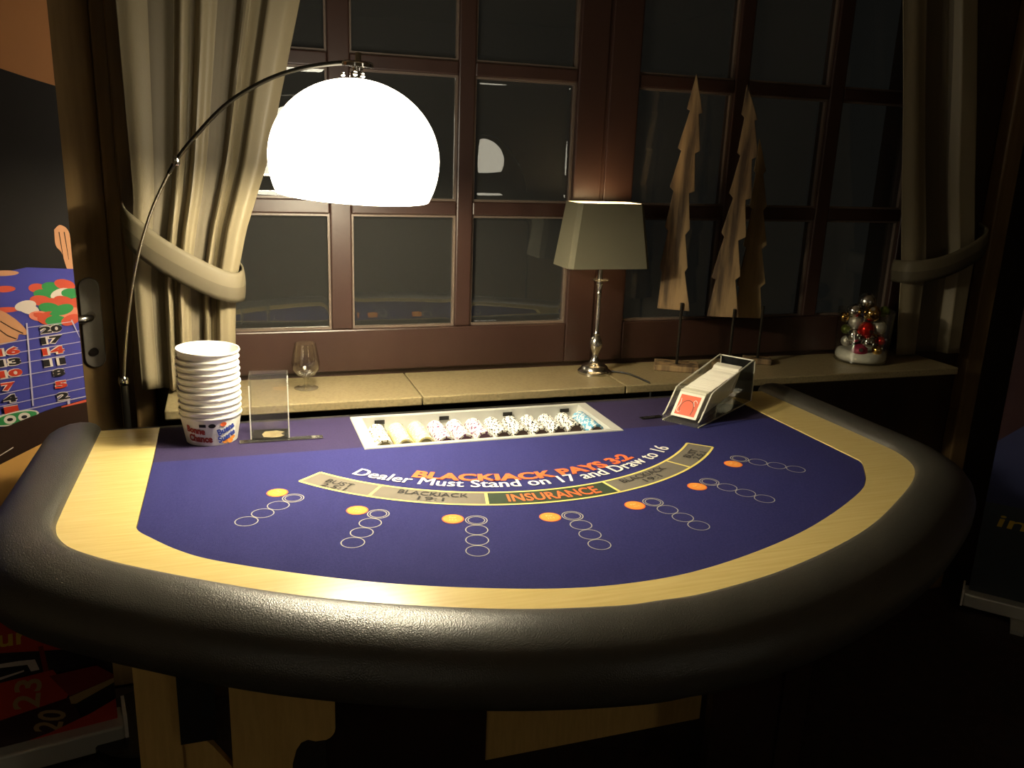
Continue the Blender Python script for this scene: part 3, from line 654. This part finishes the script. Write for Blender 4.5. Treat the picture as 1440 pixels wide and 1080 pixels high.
# ------------------------------------------------------------------ wooden trees on stands
TA = rad(-28)         # the boards are turned a little towards the lamp
te = Vector((math.cos(TA), math.sin(TA), 0)); tn = Vector((math.sin(TA), -math.cos(TA), 0))
def tree(label, x, y, outline, th, m, z_rod, base):
    t = thing('wooden_tree', label, 'decoration', (x,y,.020), TA, 'driftwood trees on the sill')
    b = MB(); b.prism(outline, lambda a,c:(a,-th/2,c-.02), lambda a,c:(a,th/2,c-.02)); b.build('tree_board', m, t, bevel=.002)
    MB().tube([(0,0,.016),(0,0,z_rod-.02+.03)],.0042,10).build('rod','steel_dark',t,loc=(0,-th/2-.004,0))
    MB().box(-base[0]/2,base[0]/2,-base[1]/2,base[1]/2,0,.018).build('foot_block','driftwood',t,loc=(0,-.004,0),bevel=.003)
    return t
def up_pts(px, x, y):   # outline of the board in its own upright plane
    out = []; c = Vector((-.5644,-1.7214,.6213)); o = Vector((x,y,0))
    for u,v in px:
        d = r2*((u-720)/1196.74)-u2*((v-540)/1196.74)+fw; q = c+d*((o-c).dot(tn)/d.dot(tn)); out.append(((q-o).dot(te), q.z))
    return out
T1 = [(979.5,103.6),(966,153),(970.5,155),(953,208),(958,212),(942,263),(947,269),(935,319),(939.5,324),(927.5,376),(931,382),(924,433),(970,437),(963,382),(967,376),(963.6,330),(970,322),(969,272),(977,269),(977.5,216),(984.5,212),(983,160.5),(988,159)]
T2 = [(1050.5,119),(1043,160.5),(1047,165),(1037,215),(1041,219),(1025.5,271.7),(1031,278.6),(1014.4,327),(1018.6,333),(1000.5,390),(1006.7,393),(993.6,444),(1038,446),(1034,393),(1041,388),(1038,338),(1049,333),(1048,281),(1056.7,278.6),(1057,224),(1065.5,220),(1061,170),(1065.5,169)]
tree('tallest slim driftwood tree on a thin rod beside the table lamp', .690, .450, up_pts(T1,.690,.450), .022, 'driftwood', .19, (.130,.085))
tree('front driftwood tree of the pair, right of the tallest one', .862, .440, up_pts(T2,.862,.440), .022, 'driftwood', .17, (.10,.06))
T3 = [(1068,195),(1060,240),(1063,243),(1054,290),(1058,294),(1045,345),(1049,349),(1036,400),(1040,404),(1030,446),(1071,447),(1069,404),(1076,398),(1071,350),(1078,344),(1073,296),(1078,290),(1073,245),(1077,240)]
tree('shorter, darker driftwood tree standing behind the front one of the pair', .985, .475, up_pts(T3,.985,.475), .020, 'driftwood_dark', .17, (.085,.045))

# ------------------------------------------------------------------ brandy glass
g = MB().lathe([(0,0),(.030,.0),(.0305,.0015),(.012,.004),(.005,.010),(.0045,.022),(.008,.028),(.022,.036),(.0335,.052),(.0355,.068),(.0325,.088),(.0275,.112),(.0262,.118),(.0252,.118),(.0265,.111),(.0315,.088),(.0345,.068),(.0325,.053),(.021,.038),(.006,.031),(0,.030)],40).build('brandy_glass','glass',None,(-.385,.435,.0203),smooth=60)
tag(g, 'empty stemmed brandy glass on the stone sill', 'glass')

# ------------------------------------------------------------------ glass vase of baubles
VX, VY = 1.346, .440
v = thing('glass_vase', 'clear glass vase full of Christmas baubles by the right curtain', 'vase', (VX,VY,.0203))
MB().lathe([(0,0),(.076,0),(.080,.004),(.085,.165),(.0832,.165),(.0782,.006),(0,.004)],44).build('vase_body','glass',v,smooth=40)
ct = MB(); ct.lathe([(0,.005),(.068,.005),(.0765,.012),(.077,.022),(.072,.034),(.055,.038),(.03,.030),(0,.026)],36).build('cotton_filling','cotton',v,smooth=60)
BA = [(.0056,.0111,.188,.0280,'bauble_silver2','tarnished silver bauble crowning the heap'),(-.0500,.0,.162,.0235,'bauble_silver','silver bauble at the upper left of the vase'),
 (-.0206,-.0500,.162,.0260,'bauble_gold','gold bauble near the top of the vase'),(.0327,-.0450,.165,.0176,'bauble_green','dark green bauble at the upper right rim'),
 (-.0640,.0285,.138,.0160,'bauble_gold','small dull gold bauble at the upper left rim'),(-.0640,.0129,.102,.0150,'bauble_green','olive green bauble at the left side of the vase'),
 (-.0300,-.0440,.111,.0240,'bauble_red','shiny red bauble in the middle of the vase'),(.0160,-.0495,.116,.0225,'bauble_matt','frosted bauble at the right side of the vase'),
 (-.0500,-.0160,.088,.0240,'bauble_silver','silver bauble low at the left in the vase'),(-.0200,-.0520,.072,.0230,'bauble_silver','silver bauble at the bottom centre of the vase'),
 (-.0500,-.0546,.038,.0240,'bauble_purple','purple bauble pressed against the white cotton'),(-.0337,.0050,.126,.0220,'bauble_matt','frosted bauble behind the red one'),
 (.0231,-.0600,.075,.0150,'bauble_red','dark red bauble at the lower right of the vase'),(.0120,-.0610,.046,.0160,'bauble_gold','small gold bauble at the lower right'),
 (-.0500,.0187,.062,.0170,'bauble_matt','pale bauble at the lower left back of the vase'),(.03,.01,.13,.026,'bauble_silver','silver bauble at the back of the vase'),(.03,.0,.085,.026,'bauble_gold','gold bauble at the back of the vase'),(-.01,.04,.10,.026,'bauble_silver','silver bauble at the far side of the vase')]
BA[10] = (-.0360,-.0350,.038,.0245,'bauble_purple','purple bauble pressed into the white cotton')
bm = bmesh.new(); bmesh.ops.create_uvsphere(bm, u_segments=24, v_segments=16, radius=1)
for x,y,z,r,m,lab in BA:
    me = bpy.data.meshes.new('christmas_bauble'); bm.to_mesh(me); me.materials.append(MATS[m])
    t = thing('christmas_bauble', lab, 'bauble', (VX+x*.94,VY+y*.94,.0203+z), 0, 'baubles in the vase')
    o = link('ball', me, t, smooth=180); o.scale = (r,r,r)
    cp = MB().lathe([(0,r*.95),(r*.25,r*.95),(r*.25,r*1.18),(0,r*1.18)],10).build('hanger_cap','nickel',t,rot=(random.uniform(.6,2.5),random.uniform(-1,1),0))
bm.free()

# ------------------------------------------------------------------ roll-up banners
def banner_frame(t, wdt, hgt, depth=.20):
    # local x: along the banner (0 = visible edge), local y: towards the back, z from the floor
    b = MB().box(-.012,wdt+.012,-.045,.045,.012,.075).build('cassette','aluminium',t,bevel=.006)
    MB().box(-.018,-.012,-.045,.045,.012,.078).box(wdt+.012,wdt+.018,-.045,.045,.012,.078).build('end_cap','print_white',t)
    for x in (.12,wdt-.12): MB().box(x-.02,x+.02,-.14,.14,0,.012).build('foot','aluminium',t)
    MB().tube([(wdt/2,.03,.07),(wdt/2,.012,hgt)],.008,8).build('support_pole','aluminium',t)
    MB().box(-.004,wdt+.004,-.008,.008,hgt-.012,hgt+.016).build('top_rail','aluminium',t)
    return b
LB = thing('roll_up_banner', 'roll-up banner with a roulette table picture beside the door', 'banner', (-.885,.365,-.88), PI+math.atan2(.178,.984))
# local x runs along e = (-.984,-.178); the printed side faces local +y (towards the room)
def lbanner():
    t = LB; hgt = 2.02; wdt = .85
    MB().box(-.012,wdt+.012,-.045,.045,.012,.072).build('cassette','aluminium',t,bevel=.006)
    MB().box(-.020,-.012,-.045,.045,.012,.100).box(wdt+.012,wdt+.020,-.045,.045,.012,.100).build('end_cap','print_white',t)
    for x in (.24,wdt-.12): MB().box(x-.02,x+.02,-.14,.14,0,.012).build('foot','aluminium',t)
    MB().tube([(wdt/2,-.03,.07),(wdt/2,-.012,hgt)],.008,8).build('support_pole','aluminium',t)
    MB().box(-.004,wdt+.004,-.008,.008,hgt-.012,hgt+.016).build('top_rail','aluminium',t)
    MB().box(0,wdt,-.0006,0,.072,hgt).build('banner_sheet','ban_black',t)
    lay = [0]
    def shape(pts, m, nm='printed_area', smooth=False, k=None):
        if smooth: pts = [(p.x,p.y) for p in spline([(x,z,0) for x,z in pts+[pts[0]]],5)][:-1]
        lay[0] += 1; off = .0004+(k if k is not None else lay[0])*.00006
        b = MB(); b.add([(max(x,.0006),off,z+.88) for x,z in pts], [tuple(range(len(pts)))])
        me = bpy.data.meshes.new(nm); me.from_pydata(b.v,[],b.f); me.materials.append(MATS[m]); return link(nm, me, t)
    def ellp(cx,cz,rx,rz,m,nm='printed_chip',n=18,tl=0):
        return shape([(cx+rx*math.cos(2*PI*i/n)*math.cos(tl)-rz*math.sin(2*PI*i/n)*math.sin(tl), cz+rx*math.cos(2*PI*i/n)*math.sin(tl)+rz*math.sin(2*PI*i/n)*math.cos(tl)) for i in range(n)], m, nm)
    def txt(s, cx, cz, cap, wd, m, rot=0, bold=0, outline=None):
        if outline: 
            lay[0] += 1; o1 = .0004+lay[0]*.00006
            lettering('printed_number', s, lambda x,y: (cx-(x*math.cos(rot)-(y-cap/2)*math.sin(rot)), o1, cz+.88+x*math.sin(rot)+(y-cap/2)*math.cos(rot)), outline, t, cap, wd, bold+.07)
        lay[0] += 1; o2 = .0004+lay[0]*.00006
        lettering('printed_number', s, lambda x,y: (cx-(x*math.cos(rot)-(y-cap/2)*math.sin(rot)), o2, cz+.88+x*math.sin(rot)+(y-cap/2)*math.cos(rot)), m, t, cap, wd, bold)
    shape([(0,1.13),(wdt,1.13),(wdt,.60),(.30,.68),(.20,.735),(.10,.75),(.05,.735),(.0,.722)], 'ban_skin')
    # hand at the right edge
    shape([(.030,.425),(.018,.435),(.004,.425),(.0,.40),(.0,.335),(.008,.328),(.014,.345),(.020,.375),(.030,.392)], 'ban_skin2', smooth=True)
    for q in (.010,.020): shape([(q,.42),(q+.002,.42),(q-.002,.36),(q-.003,.36)], 'ban_brown')
    # blue roulette cloth
    shape([(0,.339),(.09,.345),(.14,.335),(.22,.315),(wdt,.23),(wdt,-.20),(.176,-.010),(.115,.012),(.06,.028),(.0,.040)], 'ban_blue')
    ellp(.135,.334,.030,.006,'ban_skin2'); ellp(.135,.300,.020,.007,'ban_red'); ellp(.140,.255,.03,.006,'ban_red')
    ellp(.075,.300,.016,.010,'ban_red'); 
    CH = [(.045,.300,'ban_green'),(.02,.305,'ban_red'),(.062,.285,'ban_green'),(.03,.285,'ban_pale'),(.008,.285,'ban_green'),(.07,.272,'ban_red'),(.05,.265,'ban_red'),(.025,.268,'ban_red'),(.10,.262,'ban_pale'),(.095,.255,'ban_pale'),(.055,.255,'ban_green'),(.02,.255,'ban_red'),(.005,.262,'ban_red'),(.075,.238,'ban_pink'),(.05,.235,'ban_red'),(.038,.240,'ban_green'),(.018,.235,'ban_pink'),(.004,.242,'ban_pink'),(.028,.25,'ban_green'),(.06,.228,'ban_red'),(.045,.226,'ban_green'),(.015,.226,'ban_red')]
    for x,z,m in CH: ellp(x,z,.021,.0115,m,tl=random.uniform(-.4,.4))
    ellp(.075,.240,.012,.006,'ban_red',tl=.2); ellp(.07,.242,.020,.001,'ban_red',tl=.2)
    # hand from the left
    shape([(.30,.31),(.20,.275),(.150,.256),(.128,.240),(.112,.222),(.103,.206),(.106,.198),(.118,.200),(.124,.188),(.138,.184),(.150,.180),(.20,.175),(.30,.20)], 'ban_skin2', smooth=True)
    for a in ([(.150,.232),(.128,.214),(.110,.203)],[(.158,.218),(.140,.200),(.124,.191)]):
        P = a; shape([(x,z) for x,z in P]+[(x+.001,z-.0022) for x,z in P[::-1]], 'ban_brown')
    # grid lines: rows slope down to the left
    def row(x): return lambda z: z
    zr = [.222,.199,.174,.149,.121,.093,.066,.046]
    def line(x0,z0,x1,z1,wd,m='ban_line'):
        d = Vector((x1-x0,z1-z0)).normalized(); n_ = Vector((-d.y,d.x))*wd/2
        shape([(x0+n_.x,z0+n_.y),(x1+n_.x,z1+n_.y),(x1-n_.x,z1-n_.y),(x0-n_.x,z0-n_.y)], m, 'printed_line')
    line(.1015,.224,.1075,.036,.0032); line(.014,.226,.0,.185,.003)
    for i,z in enumerate(zr):
        if i == 0: line(.012,z,.102,z-.008,.0016)
        else: line(.0,z+.001,.28,z-.033-.008*(i>4),.0018 if i < 7 else .0025)
    line(.036,.044,.0365,.030,.005)
    for s,cz,m in (('20',.211,'ban_ink'),('17',.187,'ban_ink'),('14',.162,'ban_red2'),('11',.136,'ban_ink')): txt(s,.056,cz-.003,.014,.044,m,rad(5),.05,'ban_pale')
    for s,cx,cz,m in (('8',.050,.108,'ban_ink'),('5',.048,.080,'ban_red2'),('2',.046,.053,'ban_ink')): txt(s,cx,cz,.015,.026,m,rad(5),.05,'ban_pale')
    for s,cz,m in (('16',.172,'ban_red2'),('13',.148,'ban_ink'),('10',.123,'ban_red2')): txt(s,.142,cz-.008,.014,.044,m,rad(5),.05,'ban_pale')
    for s,cz,m in (('7',.092,'ban_red2'),('4',.064,'ban_ink'),('1',.038,'ban_red2')): txt(s,.150,cz-.006,.015,.028,m,rad(5),.05,'ban_pale')
    ellp(.145,.012,.048,.015,'ban_pale','printed_oval',tl=-.16); ellp(.145,.012,.044,.012,'ban_green','printed_oval',tl=-.16)
    ellp(.155,.010,.012,.010,'ban_pale','printed_oval',tl=-.1); ellp(.127,.013,.012,.010,'ban_pale','printed_oval',tl=-.1)
    ellp(.155,.010,.006,.004,'ban_ink','printed_oval',tl=-.1); ellp(.127,.013,.006,.004,'ban_ink','printed_oval',tl=-.1)
    # edge of the roulette table and the wooden floor below it
    shape([(0,.040),(.06,.028),(.115,.012),(.176,-.010),(wdt,-.20),(wdt,-.42),(.185,-.092),(.09,-.05),(.0,-.02)], 'ban_brown')
    shape([(.0,.040),(.052,.029),(.052,.026),(.0,.034)], 'ban_red')
    line(.190,-.075,.155,-.055,.002,'ban_pale')
    shape([(.09,-.05),(.185,-.092),(wdt,-.42),(wdt,-.50),(.20,-.45),(.12,-.30),(.06,-.14)], 'ban_orange')
    # lower part: red field with yellow lettering, wheel numbers
    shape([(0,-.45),(wdt,-.40),(wdt,-.556),(.235,-.556),(.14,-.575),(0,-.60)], 'ban_red2')
    txt('ur', .202, -.520, .044, .064, 'ban_gold', rad(-4), .02)
    shape([(0,-.60),(.14,-.575),(.235,-.556),(wdt,-.556),(wdt,-.625),(.165,-.640),(.12,-.64),(0,-.62)], 'ban_ink')
    shape([(.26,-.583),(.20,-.587),(.165,-.592),(.158,-.622),(.176,-.622),(.182,-.602),(.26,-.592)], 'ban_pale'); shape([(.26,-.622),(.19,-.614),(.19,-.618),(.26,-.63)], 'ban_pale')
    shape([(.145,-.56),(.155,-.56),(.150,-.64),(.138,-.64)],'ban_redd')
    shape([(.13,-.63),(.26,-.635),(.30,-.74),(.12,-.74),(.10,-.70)], 'ban_red2'); shape([(0,-.68),(.035,-.645),(.14,-.645),(.10,-.715),(.06,-.735),(.0,-.735)],'ban_redd')
    txt('23', .190, -.680, .055, .080, 'ban_tan', rad(80), .02)
    shape([(.30,-.74),(.10,-.715),(.07,-.82),(.30,-.82)], 'ban_ink2'); txt('20', .150, -.768, .060, .060, 'ban_tan', rad(70), .02)
    shape([(.100,-.712),(.0,-.690),(.0,-.745),(.055,-.775),(.085,-.755)],'ban_ink'); shape([(.103,-.715),(.0,-.690),(.0,-.703),(.09,-.738),(.100,-.735)],'ban_tan')
    shape([(.06,-.775),(.0,-.75),(.0,-.808),(.20,-.808),(.15,-.80)],'ban_red2')
for nm,c in dict(ban_black=(.008,.006,.005), ban_skin=(.36,.155,.055), ban_skin2=(.50,.24,.12), ban_brown=(.022,.009,.005), ban_blue=(.045,.045,.26), ban_red=(.50,.07,.035), ban_red2=(.42,.03,.012), ban_redd=(.18,.012,.008), ban_pink=(.62,.20,.13), ban_green=(.03,.22,.06), ban_pale=(.60,.52,.46), ban_line=(.42,.38,.50), ban_ink=(.012,.01,.012), ban_ink2=(.03,.008,.01), ban_gold=(.60,.40,.03), ban_tan=(.36,.24,.10), ban_orange=(.62,.33,.09), ban_navy=(.03,.035,.10), ban_slate=(.035,.045,.055)).items(): mat(nm, c, .45)
lbanner()
RB = thing('roll_up_banner', 'dark blue roll-up banner with gold lettering at the right edge', 'banner', (1.885,.345,-.88), math.atan2(-.75,.66))
# local x along (.66,-.75); printed side is local -y (towards the camera)
def rbanner():
    t = RB; wdt = .85; hgt = .67
    MB().box(-.012,wdt+.012,-.04,.04,.012,.062).build('cassette','aluminium',t,bevel=.006); MB().box(-.018,-.012,-.04,.04,.012,.075).build('end_cap','print_white',t)
    for x in (.16,wdt-.12): MB().box(x-.02,x+.02,-.13,.13,0,.012).build('foot','aluminium',t)
    MB().prism([(0,.062),(wdt,.062),(wdt,2.0),(0,2.0)], lambda a,b:(a,0,b), lambda a,b:(a,.0008,b)).build('banner_sheet','ban_slate',t)
    MB().tube([(wdt/2,.03,.06),(wdt/2,.012,2.0)],.008,8).build('support_pole','aluminium',t); MB().box(-.004,wdt+.004,-.006,.008,1.99,2.016).build('top_rail','aluminium',t)
    def sh(pts,m,off): b = MB(); b.add([(x,-off,z) for x,z in pts],[tuple(range(len(pts)))]); b.build('printed_area',m,t)
    sh([(0,.62),(.07,.69),(.3,.80),(wdt,.9),(wdt,2.0),(0,2.0)],'ban_ink2',.0004)
    sh([(0,.62),(.07,.69),(.3,.80),(wdt,.9),(wdt,.40),(0,.40)],'ban_navy',.0005)
    lettering('printed_letters','info', lambda x,y: (x+.145+.2*y,-.001,y+.32), 'ban_gold', t, .045, .20, .01)
rbanner()
